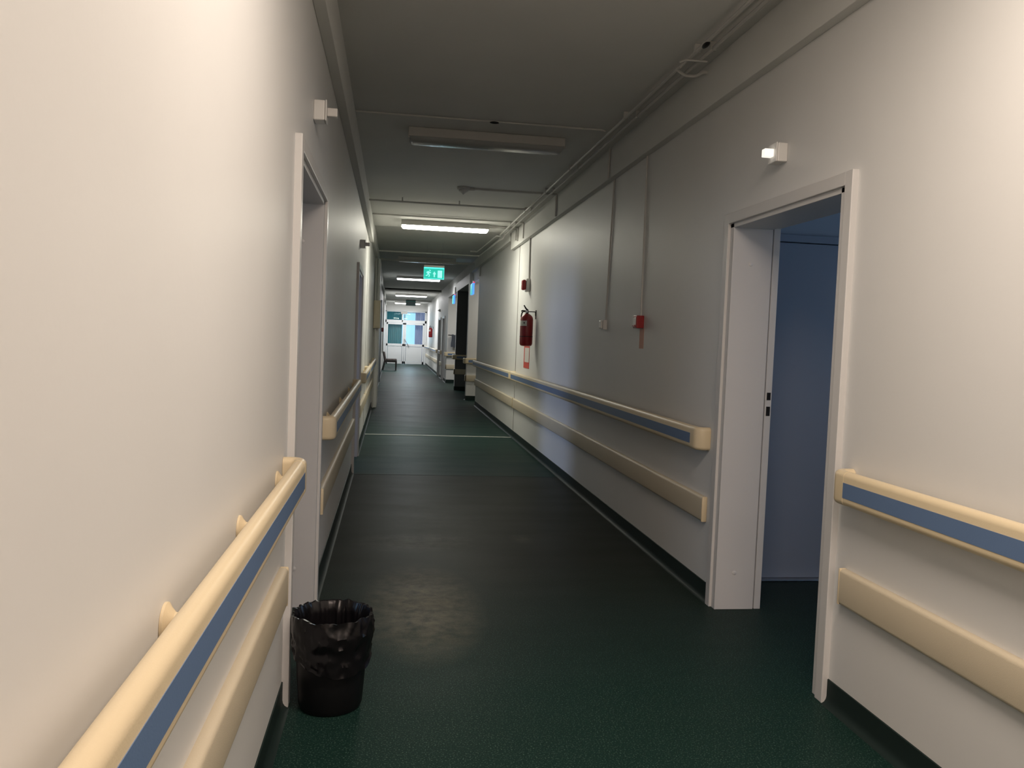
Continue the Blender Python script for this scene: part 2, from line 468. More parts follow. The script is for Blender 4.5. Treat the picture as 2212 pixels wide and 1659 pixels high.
def rail(y0, y1, X, s, label, caps=(True, True), brackets=(), cover=True, z=(.830, .958)):
    t = thing('handrail', (X, (y0 + y1) / 2, z[0]), label, 'handrail', 'wall handrails with blue strip')
    c = .062; hw = .022; R = .034
    prof = rounded(-hw, hw, z[0], z[1], .021)
    cx = X + s * c
    a = y0 + (R if caps[0] else 0); b = y1 - (R if caps[1] else 0)
    cl = .045
    a2 = a + (cl if caps[0] else 0); b2 = b - (cl if caps[1] else 0)
    obj('rail_body', B(sweep, [(cx, a2, s, 0), (cx, b2, s, 0)], prof), M['cream'], t, True)
    zb0, zb1 = z[0] + .031, z[0] + .088
    obj('blue_strip', B(box, min(cx + s * (hw - .004), cx + s * (hw + .0012)), max(cx + s * (hw - .004), cx + s * (hw + .0012)), a2 + .001, b2 - .001, zb0, zb1), M['blue'], t)
    prof2 = rounded(-hw - .0008, hw + .0008, z[0] - .001, z[1] + .001, .0215)
    for on, ya, sg in ((caps[0], a, -1), (caps[1], b, 1)):
        if not on: continue
        path = [(cx, ya - sg * cl, s, 0), (cx, ya, s, 0)]
        for i in range(1, 9):
            th = i / 8 * PI / 2
            path.append((X + s * (c - R + R * math.cos(th)), ya + sg * R * math.sin(th), s * math.cos(th), sg * math.sin(th)))
        path.append((X + s * .001, ya + sg * R, 0, sg))
        obj('end_cap', B(sweep, path, prof2), M['cream'], t, True)
    for y in brackets:
        bm = B(lathe, [(.034, 0), (.034, .005), (.026, .010), (.017, .018), (.014, .042)], 0, 0, 0, 24, 'x')
        if s < 0: bmesh.ops.scale(bm, vec=(-1, 1, 1), verts=bm.verts[:])
        bmesh.ops.translate(bm, verts=bm.verts[:], vec=(X + s * .0005, y, z[0] + .072))
        obj('bracket', bm, M['cream'], t, True)
    return t

def guard(y0, y1, X, s, label, z=(.430, .570)):
    t = thing('wall_guard', (X, (y0 + y1) / 2, z[0]), label, 'wall guard', 'flat cream wall guards')
    prof = [(0, z[0]), (.022, z[0] + .001), (.028, z[0] + .006), (.030, z[0] + .014), (.030, z[1] - .016), (.028, z[1] - .008), (.022, z[1] - .002), (.004, z[1]), (0, z[1] - .002)]
    obj('guard_face', B(sweep, [(X, y0 + .012, s, 0), (X, y1 - .012, s, 0)], prof), M['bump'], t, True)
    for ya, yb in ((y0, y0 + .012), (y1 - .012, y1)):
        obj('end_cap', B(box, min(X, X + s * .031), max(X, X + s * .031), ya, yb, z[0] - .001, z[1] + .001, .005), M['cream'], t, True)
    return t

rail(-1.6, 3.0, XL, 1, 'cream handrail in the near left foreground, ending at the first left doorway', brackets=(.1, .76, 1.45, 2.14, 2.83))
rail(4.52, 8.30, XL, 1, 'shaded handrail on the left wall between its two doorways', brackets=(5.0, 6.2, 7.4, 8.1))
rail(9.86, 11.77, XL, 1, 'short handrail on the left wall just beyond the second left doorway', brackets=(10.2, 11.3))
rail(11.93, 16.1, XL, 1, 'handrail on the left wall past the floor joint, ending at the boxed pillar', brackets=(12.4, 14.0, 15.5))
rail(-1.6, 2.96, XR, -1, 'handrail at the right edge of the picture, nearer than the open doorway', brackets=(.4, 1.4, 2.7))
rail(4.42, 11.79, XR, -1, 'long handrail on the right wall between the open doorway and the wall joint', brackets=(4.7, 6.0, 7.5, 9.0, 10.5, 11.5))
rail(11.88, 17.42, XR, -1, 'handrail on the right wall beyond the wall joint, under the bright strip of light', brackets=(12.2, 14, 16), caps=(True, True))
rail(28.35, 29.5, XF, -1, 'shortest handrail piece between the two far right doors', brackets=(28.9,))
rail(31.0, 36.2, XF, -1, 'far handrail below the distant red extinguisher', brackets=(32, 35))
rail(36.4, 41.9, XF, -1, 'farthest handrail, next to the white glazed door', brackets=(37, 41))
guard(-1.6, 2.99, XL, 1, 'wall guard under the handrail in the near left foreground')
guard(4.5, 8.32, XL, 1, 'shaded wall guard between the two left doorways')
guard(9.84, 11.80, XL, 1, 'short wall guard just past the second left doorway')
guard(11.9, 16.15, XL, 1, 'wall guard on the left beyond the floor joint')
guard(-1.6, 2.97, XR, -1, 'wall guard at the lower right edge of the picture')
guard(4.40, 11.81, XR, -1, 'long wall guard on the right between the open doorway and the wall joint')
guard(11.87, 17.4, XR, -1, 'wall guard on the right beyond the wall joint')
guard(28.35, 29.5, XF, -1, 'short wall guard between the two far right doors')
guard(31.0, 36.2, XF, -1, 'wall guard below the distant red extinguisher')
guard(36.4, 41.9, XF, -1, 'farthest wall guard, next to the white glazed door')

# rails wrapped round the pier ends of the open bays
def wrap_rail(y, L, label, glabel):
    t = thing('handrail', (XF, y, .83), label, 'handrail', 'wall handrails with blue strip')
    prof = rounded(-.0235, .0235, .83, .958, .021)
    x0 = XF - .053; yy = y - .053
    path = [(L, yy, 0, -1), (x0 + .04, yy, 0, -1)]
    for i in range(1, 7):
        th = i / 6 * PI / 2
        path.append((x0 + .04 - .04 * math.sin(th), yy + .04 - .04 * math.cos(th), -math.sin(th), -math.cos(th)))
    path += [(x0, y + .18, -1, 0)]
    obj('rail_body', B(sweep, path, prof), M['cream'], t, True)
    obj('blue_strip', B(box, XF + .03, L - .05, yy - .0252, yy - .0222, .861, .918), M['blue'], t)
    obj('bracket', B(box, XF + .1, XF + .13, y - .04, y + .001, .88, .91), M['cream'], t)
    g = thing('wall_guard', (XF, y, .43), glabel, 'wall guard', 'flat cream wall guards')
    bm = B(box, XF - .03, L, y - .03, y, .43, .57, .006); box(bm, XF - .03, XF, y - .03, y + .18, .43, .57, .006)
    obj('guard_face', bm, M['bump'], g, True)
wrap_rail(18.9, 2.3, 'handrail wrapping the lit pier at the first open bay', 'wall guard wrapping the lit pier at the first open bay')
wrap_rail(22.4, 2.3, 'handrail wrapping the dark pier between the open bays', 'wall guard wrapping the dark pier between the open bays')
wrap_rail(26.0, 2.3, 'handrail wrapping the pale pier beyond the open bays', 'wall guard wrapping the pale pier beyond the open bays')

# ------------------------------------------------------------------ ceiling lights
def lamp(y, on, label, watts=0, color=(1, 1, 1)):
    zt = ZC if y < 12.4 else ZC2 if y < 30 else ZC3
    t = thing('ceiling_light', (.685, y + .1, zt), label, 'ceiling light', 'strip lights across the ceiling')
    zb = zt - .070
    x0, x1 = .085, 1.285
    obj('housing', B(box, x0 - .01, x1 + .01, y - .005, y + .205, zb, zt - .001, .006), M['housing'], t)
    bm = B()
    prof = [(.008, zb + .001), (.016, zb - .022), (.03, zb - .034), (.055, zb - .040), (.145, zb - .040), (.17, zb - .034), (.184, zb - .022), (.192, zb + .001)]
    rings = []
    for x, sc in ((x0, .3), (x0 + .01, .8), (x0 + .025, 1), (x1 - .025, 1), (x1 - .01, .8), (x1, .3)):
        rings.append([bm.verts.new((x, y + n, zb + .001 - (zb + .001 - z) * sc)) for n, z in prof])
    for a, b in zip(rings, rings[1:]):
        for i in range(len(prof) - 1): bm.faces.new((a[i], a[i + 1], b[i + 1], b[i]))
    bm.faces.new(rings[0]); bm.faces.new(rings[-1])
    obj('diffuser', bm, on, t, True)
    for x in (x0 - .012, x1 - .002):
        obj('end_piece', B(box, x, x + .014, y + .01, y + .19, zb - .012, zb + .04, .004), M['housing'], t)
    if watts:
        L = bpy.data.lights.new('lamp_light', 'AREA'); L.shape = 'RECTANGLE'; L.size = 1.14; L.size_y = .09
        L.energy = watts; L.color = color
        o = bpy.data.objects.new('lamp_light', L); COL.objects.link(o); o.parent = t
        o.location = (0, 0, zb - .043 - zt)
    return t
lamp(1.55, M['on0'], 'lit strip light nearest the viewer, just above the frame', WATTS_NEAR, (1.0, .85, .73))
lamp(6.5, M['unlit'], 'switched off strip light on the near ceiling')
lamp(11.65, M['on1'], 'brightest lit strip light, just before the ceiling step', WATTS_MID, (.97, .94, .80))
lamp(17.8, M['unlit'], 'switched off strip light seen above the lit green exit sign')
lamp(23.6, M['on2'], 'lit strip light seen just below the lit green exit sign', WATTS_FAR * .5)
lamp(32.6, M['on2'], 'lit strip light beyond the first cross beam', WATTS_FAR)
lamp(40.2, M['on2'], 'farthest lit strip light, in front of the white end wall', WATTS_FAR)
lamp(-2.3, M['on0'], 'added strip light behind the viewer, unseen, filling the near walls', 96.0, (1.0, .79, .68))  # added out of view to light the near walls more evenly

def bay_fill_lamp(x, y, label, watts):  # added lamp, hidden inside a bay, that brightens the bay face
    t = thing('ceiling_light', (x, y, 2.95), label, 'ceiling light', 'added unseen fill lights in the open bays')
    obj('housing', B(lathe, [(.16, 0), (.16, -.03), (.15, -.04)], x, y, 2.949, 32), M['housing'], t, True)
    obj('diffuser', B(lathe, [(.14, 0), (.13, -.03), (.09, -.05), (.03, -.06)], x, y, 2.908, 32), M['on2'], t, True)
    L = bpy.data.lights.new('lamp_light', 'AREA'); L.shape = 'DISK'; L.size = .2; L.energy = watts; L.color = (1, .92, .78)
    o = bpy.data.objects.new('lamp_light', L); COL.objects.link(o); o.parent = t; o.location = (0, 0, -.11)
bay_fill_lamp(2.9, 18.15, 'added round fill light, unseen inside the first open bay', 16)
bay_fill_lamp(2.9, 24.6, 'added round fill light, unseen inside the farthest open bay', 22)

# ------------------------------------------------------------------ conduits and boxes
def conduit(pts, r, label, clips=(), m='conduit', bendr=.03, name='conduit'):
    t = thing(name, pts[0], label, 'conduit', 'painted cable conduits')
    obj('pipe', B(tube, bend(pts, bendr), r, 8), M[m], t, True)
    for c in clips:
        obj('clip', B(box, *c, .002), M[m], t)
    return t
ya = [y for y in (2.0, 3.2, 4.25, 5.6, 7.4, 8.6, 9.95, 11.2)]
conduit([(1.612, YB + .01, 2.962), (1.612, 12.40, 2.962)], .011,
        'long conduit along the near ceiling, the one of the pair nearer the right wall', [(1.596, 1.628, y, y + .02, 2.952, 2.999) for y in ya])
conduit([(1.545, YB, 2.962), (1.545, 12.40, 2.962)], .011,
        'long conduit along the near ceiling, the one of the pair farther from the right wall', [(1.529, 1.561, y + .05, y + .07, 2.952, 2.999) for y in ya])
conduit([(1.612, 12.42, 2.962), (1.612, 12.55, 2.93), (1.59, 12.9, 2.93), (1.55, 15.42, 2.93), (XL + .08, 15.42, 2.93)], .013,
        'conduit past the ceiling step that turns left across the corridor', ())
conduit([(1.545, 12.42, 2.962), (1.56, 12.5, 2.95), (1.53, 12.75, 2.98), (1.48, 15.2, 2.98), (1.40, 15.24, 2.99), (1.36, 15.24, 2.985)], .011,
        'conduit past the ceiling step that rises to the ceiling', ())
conduit([(1.535, 4.60, 2.955), (1.60, 4.64, 2.94), (1.66, 4.64, 2.94), (1.69, 4.60, 2.955), (XR - .053, 4.60, 2.955)], .009, 'short bent conduit branching from the ceiling pair into the bulkhead', (), bendr=.02)
conduit([(XL + .056, 6.14, 2.988), (1.50, 6.14, 2.988), (1.522, 6.14, 2.98)], .0075, 'thin conduit crossing the ceiling just before the unlit near light')
conduit([(.80, 8.92, 2.987), (XR - .064, 8.92, 2.987), (XR - .064, 8.92, 2.752)], .011, 'conduit from the smoke detector to the right bulkhead', bendr=.008)
conduit([(XL + .056, 9.82, 2.95), (1.50, 9.82, 2.95)], .011, 'hanging conduit crossing the ceiling beyond the smoke detector', [(x, x + .016, 9.812, 9.828, 2.95, 3.0) for x in (.06, .72)])
conduit([(XL + .056, 11.2, 2.988), (XR - .063, 11.2, 2.988), (XR - .063, 11.2, 2.78)], .009, 'conduit crossing the ceiling just in front of the brightest light', bendr=.008)
conduit([(1.30, 11.72, 2.987), (XR - .064, 11.72, 2.987), (XR - .064, 11.72, 2.80)], .011, 'conduit leaving the right end of the brightest light', bendr=.008)
conduit([(1.02, 11.90, 2.988), (XR - .063, 11.90, 2.988), (XR - .063, 11.90, 2.83)], .009, 'thinner conduit behind the right end of the brightest light', bendr=.008)
conduit([(XL + .08, 17.6, 2.97), (XR - .10, 17.6, 2.97)], .024, 'thick pipe crossing the ceiling above the exit sign')
conduit([(XR - .008, 6.72, 2.75), (XR - .008, 6.80, 1.60)], .0065, 'thin conduit dropping to the small white box')
conduit([(XR - .062, 6.70, 2.99), (XR - .062, 6.72, 2.752)], .009, 'short conduit over the bulkhead above the small white box')
conduit([(XR - .008, 5.83, 2.75), (XR - .008, 5.80, 1.612)], .0065, 'thin conduit dropping to the red alarm button box')
conduit([(XR - .012, 10.90, 2.75), (XR - .012, 10.86, 2.2)], .011, 'conduit dropping to the red and white alarm sounder')
conduit([(XR - .012, 17.2, 2.88), (XR - .012, 17.25, 2.70)], .011, 'short conduit at the edge of the first open bay')
bm = B(); bmesh.ops.create_icosphere(bm, subdivisions=2, radius=.03); bmesh.ops.scale(bm, vec=(1.2, .55, .3), verts=bm.verts[:]); bmesh.ops.translate(bm, verts=bm.verts[:], vec=(.69, 6.14, 2.981))
tag(obj('cable_tape', bm, M['black'], None, True, origin=(.69, 6.14, 2.98)), 'small black tape patch on the thin cross conduit near the unlit light', 'tape')
bm = B(); bmesh.ops.create_icosphere(bm, subdivisions=2, radius=.03); bmesh.ops.scale(bm, vec=(.5, 1.5, .4), verts=bm.verts[:]); bmesh.ops.translate(bm, verts=bm.verts[:], vec=(1.545, 4.18, 2.950))
tag(obj('cable_tape', bm, M['black'], None, True, origin=(1.555, 4.18, 2.98)), 'small black tape patch on the long conduit pair at the top right', 'tape')
# loose cable tie ends
t = thing('cable_tie', (1.6, 4.42, 2.97), 'cable tie with raised ends round the conduit pair at the top right', 'cable tie')
obj('strap', B(tube, [(1.49, 4.42, 2.935), (1.52, 4.40, 2.944), (1.58, 4.40, 2.944), (1.638, 4.40, 2.944)], .006, 6), M['conduit'], t, True)
obj('tail', B(tube, [(1.52, 4.40, 2.944), (1.51, 4.46, 2.92)], .005, 6), M['conduit'], t, True)

t = thing('smoke_detector', (.70, 8.92, 3.0), 'round smoke detector at the end of the ceiling conduit', 'smoke detector')
obj('base', B(lathe, [(.068, 0), (.068, -.02), (.06, -.028)], .70, 8.92, 2.999, 28), M['conduit'], t, True)
obj('sensor_head', B(lathe, [(.05, 0), (.048, -.015), (.02, -.034), (.006, -.05)], .70, 8.92, 2.971, 24), M['conduit'], t, True)
obj('cable_gland', B(tube, [(.755, 8.92, 2.985), (.82, 8.92, 2.985)], .018, 10), M['conduit'], t, True)

def call_lamp(y, z, X, s, lens, label, m='white'):
    t = thing('call_lamp', (X, y, z), label, 'call lamp', 'nurse call lamps over the doors')
    def bx(a, b, *r, bevel=.004):
        xa, xb = X + s * a, X + s * b
        return B(box, min(xa, xb), max(xa, xb), *r, bevel)
    obj('back_box', bx(0, .048, y - .042, y + .042, z, z + .086, bevel=.005), M[m], t)
    obj('cover', bx(.049, .056, y - .044, y + .044, z - .002, z + .088, bevel=.004), M[m], t)
    obj('lamp_lens', bx(.056, .100, y - .018, y + .018, z + .024, z + .060, bevel=.003), M[lens], t)
    return t
call_lamp(3.70, 2.268, XR, -1, 'calllit', 'white call lamp with glowing lens above the right doorway')
call_lamp(3.78, 2.318, XL, 1, 'lens', 'white unlit call lamp above the first left doorway')
call_lamp(9.08, 2.318, XL, 1, 'lens', 'shaded call lamp above the second left doorway')
call_lamp(30.25, 2.33, XF, -1, 'lens', 'distant call lamp above the dark far right door')

t = thing('junction_box', (XR, 6.82, 1.53), 'small white box halfway up the right wall under a thin conduit', 'switch box')
obj('back_box', B(box, XR - .036, XR, 6.775, 6.865, 1.52, 1.60, .004), M['white'], t)
obj('cover', B(box, XR - .052, XR - .036, 6.785, 6.855, 1.53, 1.595, .005), M['white'], t)

t = thing('fire_alarm_button', (XR, 5.80, 1.52), 'small red alarm button box on the right wall', 'fire alarm button')
obj('case', B(box, XR - .056, XR, 5.745, 5.835, 1.522, 1.612, .005), M['redbox'], t)
obj('glass_pane', B(box, XR - .060, XR - .056, 5.760, 5.820, 1.538, 1.596, .001), M['white'], t)
obj('bezel', B(box, XR - .066, XR - .060, 5.755, 5.825, 1.532, 1.545, .001), M['redbox'], t)
tag(obj('instruction_sticker', B(box, XR - .002, XR + .001, 5.735, 5.835, 1.378, 1.520), M['pale'], None, origin=(XR, 5.78, 1.38)), 'pale pinkish sticker under the small red alarm button box', 'sticker')

t = thing('alarm_sounder', (XR, 10.85, 2.04), 'red and white alarm sounder above the near fire extinguisher', 'alarm sounder')
obj('base', B(box, XR - .055, XR, 10.80, 10.94, 2.045, 2.215, .012), M['white'], t)
obj('red_front', B(box, XR - .105, XR - .055, 10.81, 10.93, 2.065, 2.20, .022, 4), M['redbox'], t, True)
obj('indicator', B(lathe, [(.008, 0), (.006, -.006)], XR - .104, 10.87, 2.135, 12, 'x'), M['white'], t, True)

# ------------------------------------------------------------------ fire extinguishers
def extinguisher(x, y, z, label, wallx):
    t = thing('fire_extinguisher', (x, y, z), label, 'fire extinguisher', 'red fire extinguishers on the right wall')
    r = .08
    obj('cylinder', B(lathe, [(.045, 0), (.07, .008), (r, .03), (r, .33), (.075, .355), (.06, .38), (.035, .398), (.022, .405)], x, y, z, 36), M['red'], t, True)
    obj('band', B(lathe, [(r + .0015, 0), (r + .0015, .008)], x, y, z + .115, 36), M['darkmetal'], t, True)
    obj('valve', B(lathe, [(.018, 0), (.02, .02), (.016, .04), (.014, .055)], x, y, z + .404, 16), M['darkmetal'], t, True)
    bm = B(tube, [(x + .01, y, z + .44), (x - .02, y - .01, z + .47), (x - .045, y - .02, z + .508)], [.012, .010, .007], 8)
    obj('lever', bm, M['black'], t, True)
    obj('carry_handle', B(tube, [(x, y, z + .435), (x - .06, y - .01, z + .44), (x - .075, y - .01, z + .43)], .008, 8), M['black'], t, True)
    obj('pressure_gauge', B(lathe, [(.016, 0), (.016, -.012)], x - .01, y - .016, z + .43, 14, 'y'), M['steel'], t, True)
    bm = B(tube, bend([(x + .01, y, z + .43), (wallx - .01, y, z + .43), (wallx - .008, y, z + .38)], .01), .006, 8)
    box(bm, wallx - .008, wallx, y - .02, y + .02, z + .34, z + .45)
    obj('wall_bracket', bm, M['darkmetal'], t)
    obj('hose', B(tube, bend([(x - .018, y + .005, z + .43), (x - .05, y + .05, z + .43), (x - .06, y + .085, z + .38), (x - .03, y + .09, z + .2), (x - .02, y + .09, z + .08)], .04), .009, 8), M['black'], t, True)
    # label on the front, a patch of the curved surface
    bm = bmesh.new(); k = 10; a0, a1 = math.radians(178), math.radians(262)
    rows = [[bm.verts.new((x + (r + .001) * math.cos(a0 + (a1 - a0) * i / k), y + (r + .001) * math.sin(a0 + (a1 - a0) * i / k), zz)) for i in range(k + 1)] for zz in (z + .25, z + .315)]
    for i in range(k): bm.faces.new((rows[0][i], rows[0][i + 1], rows[1][i + 1], rows[1][i]))
    lb = obj('paper_label', bm, M['paper'], t, True)
    a = math.radians(240)
    obj('printed_dot', B(lathe, [(.011, 0), (.011, -.0015)], x + r * math.cos(a), y + r * math.sin(a) - .001, z + .287, 12, 'y'), M['black'], lb)
    return t
extinguisher(XR - .115, 10.28, 1.335, 'near red fire extinguisher on a hook beside the wall joint', XR)
ext2 = extinguisher(XF - .115, 35.0, 1.39, 'distant red fire extinguisher on the far right wall', XF)
t = thing('instruction_board', (XR, 10.95, 1.04), 'red edged instruction board hanging below the near fire extinguisher', 'sign')
obj('panel', B(box, XR - .004, XR, 10.66, 11.10, 1.04, 1.40), M['redprint'], t)
obj('paper', B(box, XR - .0055, XR - .004, 10.67, 11.02, 1.12, 1.31), M['paper'], t)

# ------------------------------------------------------------------ exit signs
def exit_sign(x0, x1, y, z0, z1, wire_top, lit, label):
    t = thing('exit_sign', ((x0 + x1) / 2, y, z0), label, 'exit sign', 'hanging exit signs')
    face, edge, pic = (M['exitgreen'], M['exitedge'], M['exitwhite']) if lit else (M['exitdim'], M['exitdimedge'], M['exitdim'])
    w, h = x1 - x0, z1 - z0
    obj('top_housing', B(box, x0, x1, y - .03, y + .03, z1 - .022, z1 + .012, .003), M['white'] if lit else M['darkdoor'], t)
    pn = obj('panel', B(box, x0, x1, y - .006, y + .006, z0, z1 - .022, .001), face, t)
    bm = B(box, x0, x1, y - .0085, y - .006, z1 - .045, z1 - .022)
    if lit:
        box(bm, x0, x1, y - .0085, y - .006, z0, z0 + .014); box(bm, x1 - .008, x1, y - .0085, y - .006, z0, z1 - .03); box(bm, x0, x0 + .005, y - .0085, y - .006, z0, z1 - .03)
    obj('bright_edge', bm, edge, pn)
    if lit:
        def poly(pts, yy=y - .009):
            bm = bmesh.new()
            a = [bm.verts.new((x0 + u * w, yy, z0 + v * h)) for u, v in pts]
            b = [bm.verts.new((x0 + u * w, yy + .003, z0 + v * h)) for u, v in pts]
            bm.faces.new(a); bm.faces.new(list(reversed(b)))
            n = len(pts)
            for i in range(n): bm.faces.new((a[i], a[(i + 1) % n], b[(i + 1) % n], b[i]))
            return bm
        man = bmesh.new()
        def limb(pts, r): tube(man, [(x0 + u * w, y - .0075, z0 + v * h) for u, v in pts], r, 8)
        limb([(.29, .64), (.31, .68)], .014)                                          # head
        limb([(.25, .58), (.21, .40)], .017)                                          # trunk
        limb([(.25, .57), (.30, .48), (.35, .50)], .007); limb([(.24, .57), (.17, .55), (.14, .46)], .007)
        limb([(.22, .40), (.28, .30), (.25, .17)], .009); limb([(.20, .40), (.17, .27), (.10, .26)], .009)
        obj('running_figure', man, pic, pn)
        obj('arrow', poly([(.49, .16), (.55, .16), (.55, .38), (.60, .38), (.52, .60), (.44, .38), (.49, .38)]), pic, pn)
        obj('doorway_symbol', poly([(.68, .12), (.90, .12), (.90, .68), (.68, .68)]), pic, pn)
    for u in ((.14, .9) if lit else (.2, .8)):
        obj('hanging_wire', B(tube, [(x0 + u * w, y, z1), (x0 + u * w, y, wire_top)], .0022, 6), M['steel'], t)
    return t
exit_sign(.523, .885, 15.0, 2.434, 2.664, ZC2, True, 'lit green exit sign with running figure, hanging mid corridor')
exit_sign(.419, .74, 28.0, 2.415, 2.60, ZC2, False, 'dark unlit exit sign hanging far down the corridor')

def bay_sign(y, label, z=2.36):
    t = thing('bay_sign', (XF - .01, y, z), label, 'lit sign', 'lit signs at the open bays')
    obj('face', B(box, XF - .035, XF - .028, y - .01, y + .42, z, z + .22, .001), M['signteal'], t)
    obj('case', B(box, XF - .028, XF + .015, y - .01, y + .42, z, z + .24, .003), M['signblue'], t)
    obj('indicator', B(box, XF - .012, XF + .02, y + .02, y + .05, z + .245, z + .27), M['signred'], t)
    obj('mount', B(box, XF - .006, XF + .06, y + .15, y + .25, z + .24, z + .30), M['white'], t)
    return t
bay_sign(17.9, 'lit blue green sign with red lamp at the first open bay', 2.355)
bay_sign(23.4, 'lit blue sign at the farther open bay', 2.365)

# ------------------------------------------------------------------ things round the open bays
t = thing('towel_rail', (XF + .1, 26, 1.45), 'short dark bar with grey cloth on the pale pier', 'towel rail')
obj('bar', B(tube, [(XF + .02, 25.9, 1.487), (XF + .30, 25.9, 1.477)], .014, 8), M['darkmetal'], t, True)
obj('mount', B(box, XF + .24, XF + .27, 25.89, 26.0, 1.46, 1.50), M['darkmetal'], t)
bm = bmesh.new(); rows = []
for j in range(9):
    zz = 1.50 - .385 * j / 8; row = []
    for i in range(17):
        u = i / 16; xx = XF + .12 + u * .24 + .01 * math.sin(j * .7)
        row.append(bm.verts.new((xx, 25.87 + .016 * math.sin(u * 14 + j * .3), zz + .012 * math.sin(u * 9))))
    rows.append(row)
for a, b in zip(rows, rows[1:]):
    for i in range(16): bm.faces.new((a[i], a[i + 1], b[i + 1], b[i]))
bmesh.ops.solidify(bm, geom=bm.faces[:], thickness=.012)
tag(obj('towel', bm, M['cloth'], None, True, origin=(XF + .24, 25.9, 1.3)), 'grey cloth hanging from the short dark bar', 'towel')
t = thing('wall_sign', (XF + .05, 23, 2.62), 'white square sign plate over the second open bay', 'sign')
obj('plate', B(box, XF - .03, XF - .004, 23.0, 23.3, 2.62, 2.80, .004), M['white'], t)

# boxed pillar and cabinet on the left
struct('trim_4', B(box, XL, -.262, 16.3, 17.6, 0, 2.86, .004), M['wall'])
t = thing('electrical_cabinet', (-.29, 16.2, 1.53), 'beige cabinet on the boxed left pillar', 'cabinet')
obj('body', B(box, XL + .002, -.235, 16.16, 16.3, 1.53, 2.06, .004), M['bump'], t)
obj('door', B(box, XL + .01, -.245, 16.148, 16.158, 1.55, 2.04, .003), M['bump'], t)
for x, la in ((-.345, 'thin pipe above the beige cabinet, the one against the left wall'), (-.30, 'thin pipe above the beige cabinet, the outer one')):
    tag(obj('riser_pipe', B(tube, [(x, 16.23, 2.06), (x, 16.23, 2.86)], .012, 8), M['conduit'], None, True, origin=(x, 16.23, 2.06)), la, 'pipe')
tag(obj('riser_pipe', B(tube, [(-.33, 16.23, .0), (-.33, 16.23, 1.53)], .012, 8), M['conduit'], None, True, origin=(-.33, 16.23, 0)), 'thin pipe running down from the beige cabinet', 'pipe')
# dark double door on the left far beyond the pillar
r = root_struct('door_9', (XL, 24, 0))
struct('leaf', B(box, XL, XL + .02, 21.7, 25.3, .01, 2.35), M['darkdoor'], parent=r)
struct('casing', B(box, XL, XL + .045, 25.3, 25.45, 0, 2.45, .003), M['darkdoor'], parent=r)
tag(obj('wall_pipe', B(tube, [(XL + .03, 31.0, .75), (XL + .03, 31.0, 2.86)], .022, 8), M['white'], None, True, origin=(XL, 31, .75)), 'white pipe on the far left wall behind the dark chair', 'pipe')
t = thing('fire_alarm_button', (XL, 29.2, 1.5), 'tiny red alarm box on the far left wall near the chair', 'fire alarm button')
obj('case', B(box, XL, XL + .07, 29.1, 29.3, 1.52, 1.66, .01), M['redbox'], t)
obj('glass_pane', B(box, XL + .07, XL + .074, 29.15, 29.25, 1.55, 1.63), M['white'], t)

# ------------------------------------------------------------------ chair far down the corridor
t = thing('chair', (-.05, 34.2, 0), 'dark wooden chair with a worn patterned cushion against the far left wall', 'chair')
for yy in (33.95, 34.45):
    obj('leg', B(tube, [(.19, yy, 0), (.19, yy, .36)], [.024, .036], 8), M['wood'], t, True)
    obj('leg', B(tube, [(-.33, yy, 0), (-.27, yy, .36)], [.024, .036], 8), M['wood'], t, True)
    obj('back_post', B(tube, [(-.255, yy, .34), (-.29, yy, .55), (-.335, yy, .74)], [.036, .034, .026], 8), M['wood'], t, True)
obj('seat_frame', B(box, -.29, .225, 33.93, 34.47, .325, .415, .015), M['wood'], t)
obj('seat_cushion', B(box, -.26, .215, 33.96, 34.44, .413, .462, .020, 3), M['cushion'], t, True)
bm = B(box, -.03, .03, 33.97, 34.43, 0, .30, .02, 3)
bmesh.ops.rotate(bm, verts=bm.verts[:], cent=(0, 0, 0), matrix=Matrix.Rotation(-.2, 3, 'Y')); bmesh.ops.translate(bm, verts=bm.verts[:], vec=(-.235, 0, .44))
obj('backrest', bm, M['cushion'], t, True)

# ------------------------------------------------------------------ glazed end door and the room behind it
r = root_struct('door_10', (.62, YE, 0))
f = B()
yf0, yf1 = YE + .02, YE + .09
def fr(a, b, c, d, y0=yf0, y1=yf1, bv=.006): box(f, a, b, y0, y1, c, d, bv)
fr(XL + .005, XL + .075, 0, 2.655); fr(XF - .10, XF - .005, 0, 2.655); fr(XL, XF, 2.60, 2.655); fr(XL, XF, 2.06, 2.20)
fr(.455, .515, 2.1, 2.62)
struct('outer_frame', f, M['pvc'], parent=r)
for nm, a, b in (('a', XL + .08, .60), ('b', .61, XF - .105)):
    f = B()
    fr(a, a + .075, .01, 2.055, YE, YE + .06); fr(b - .085, b, .01, 2.055, YE, YE + .06); fr(a, b, 1.97, 2.055, YE, YE + .06); fr(a, b, .89, 1.01, YE, YE + .06); fr(a, b, .01, .14, YE, YE + .06)
    lf = struct('leaf', f, M['pvc'], parent=r)
    struct('panel', B(box, a + .09, b - .10, YE + .02, YE + .04, .15, .88, .004), M['pvc'], parent=lf)
    struct('pane', B(box, a + .07, b - .08, YE + .028, YE + .034, 1.0, 1.98), M['glass'], parent=lf)
struct('transom_pane', B(box, XL + .07, XF - .1, YE + .05, YE + .056, 2.19, 2.61), M['glass'], parent=r)
bm = B(tube, bend([(.63, YE, 1.24), (.63, YE - .07, 1.24), (.84, YE - .07, .90), (.84, YE, .90)], .02), .016, 8)
struct('door_handle', bm, M['steel'], parent=r, smooth=True)
tag(obj('door_closer', B(box, .40, .72, YE - .06, YE + .02, 2.50, 2.62, .01), M['housing'], None, origin=(.56, YE, 2.5)), 'grey box at the top of the white glazed door', 'door closer')
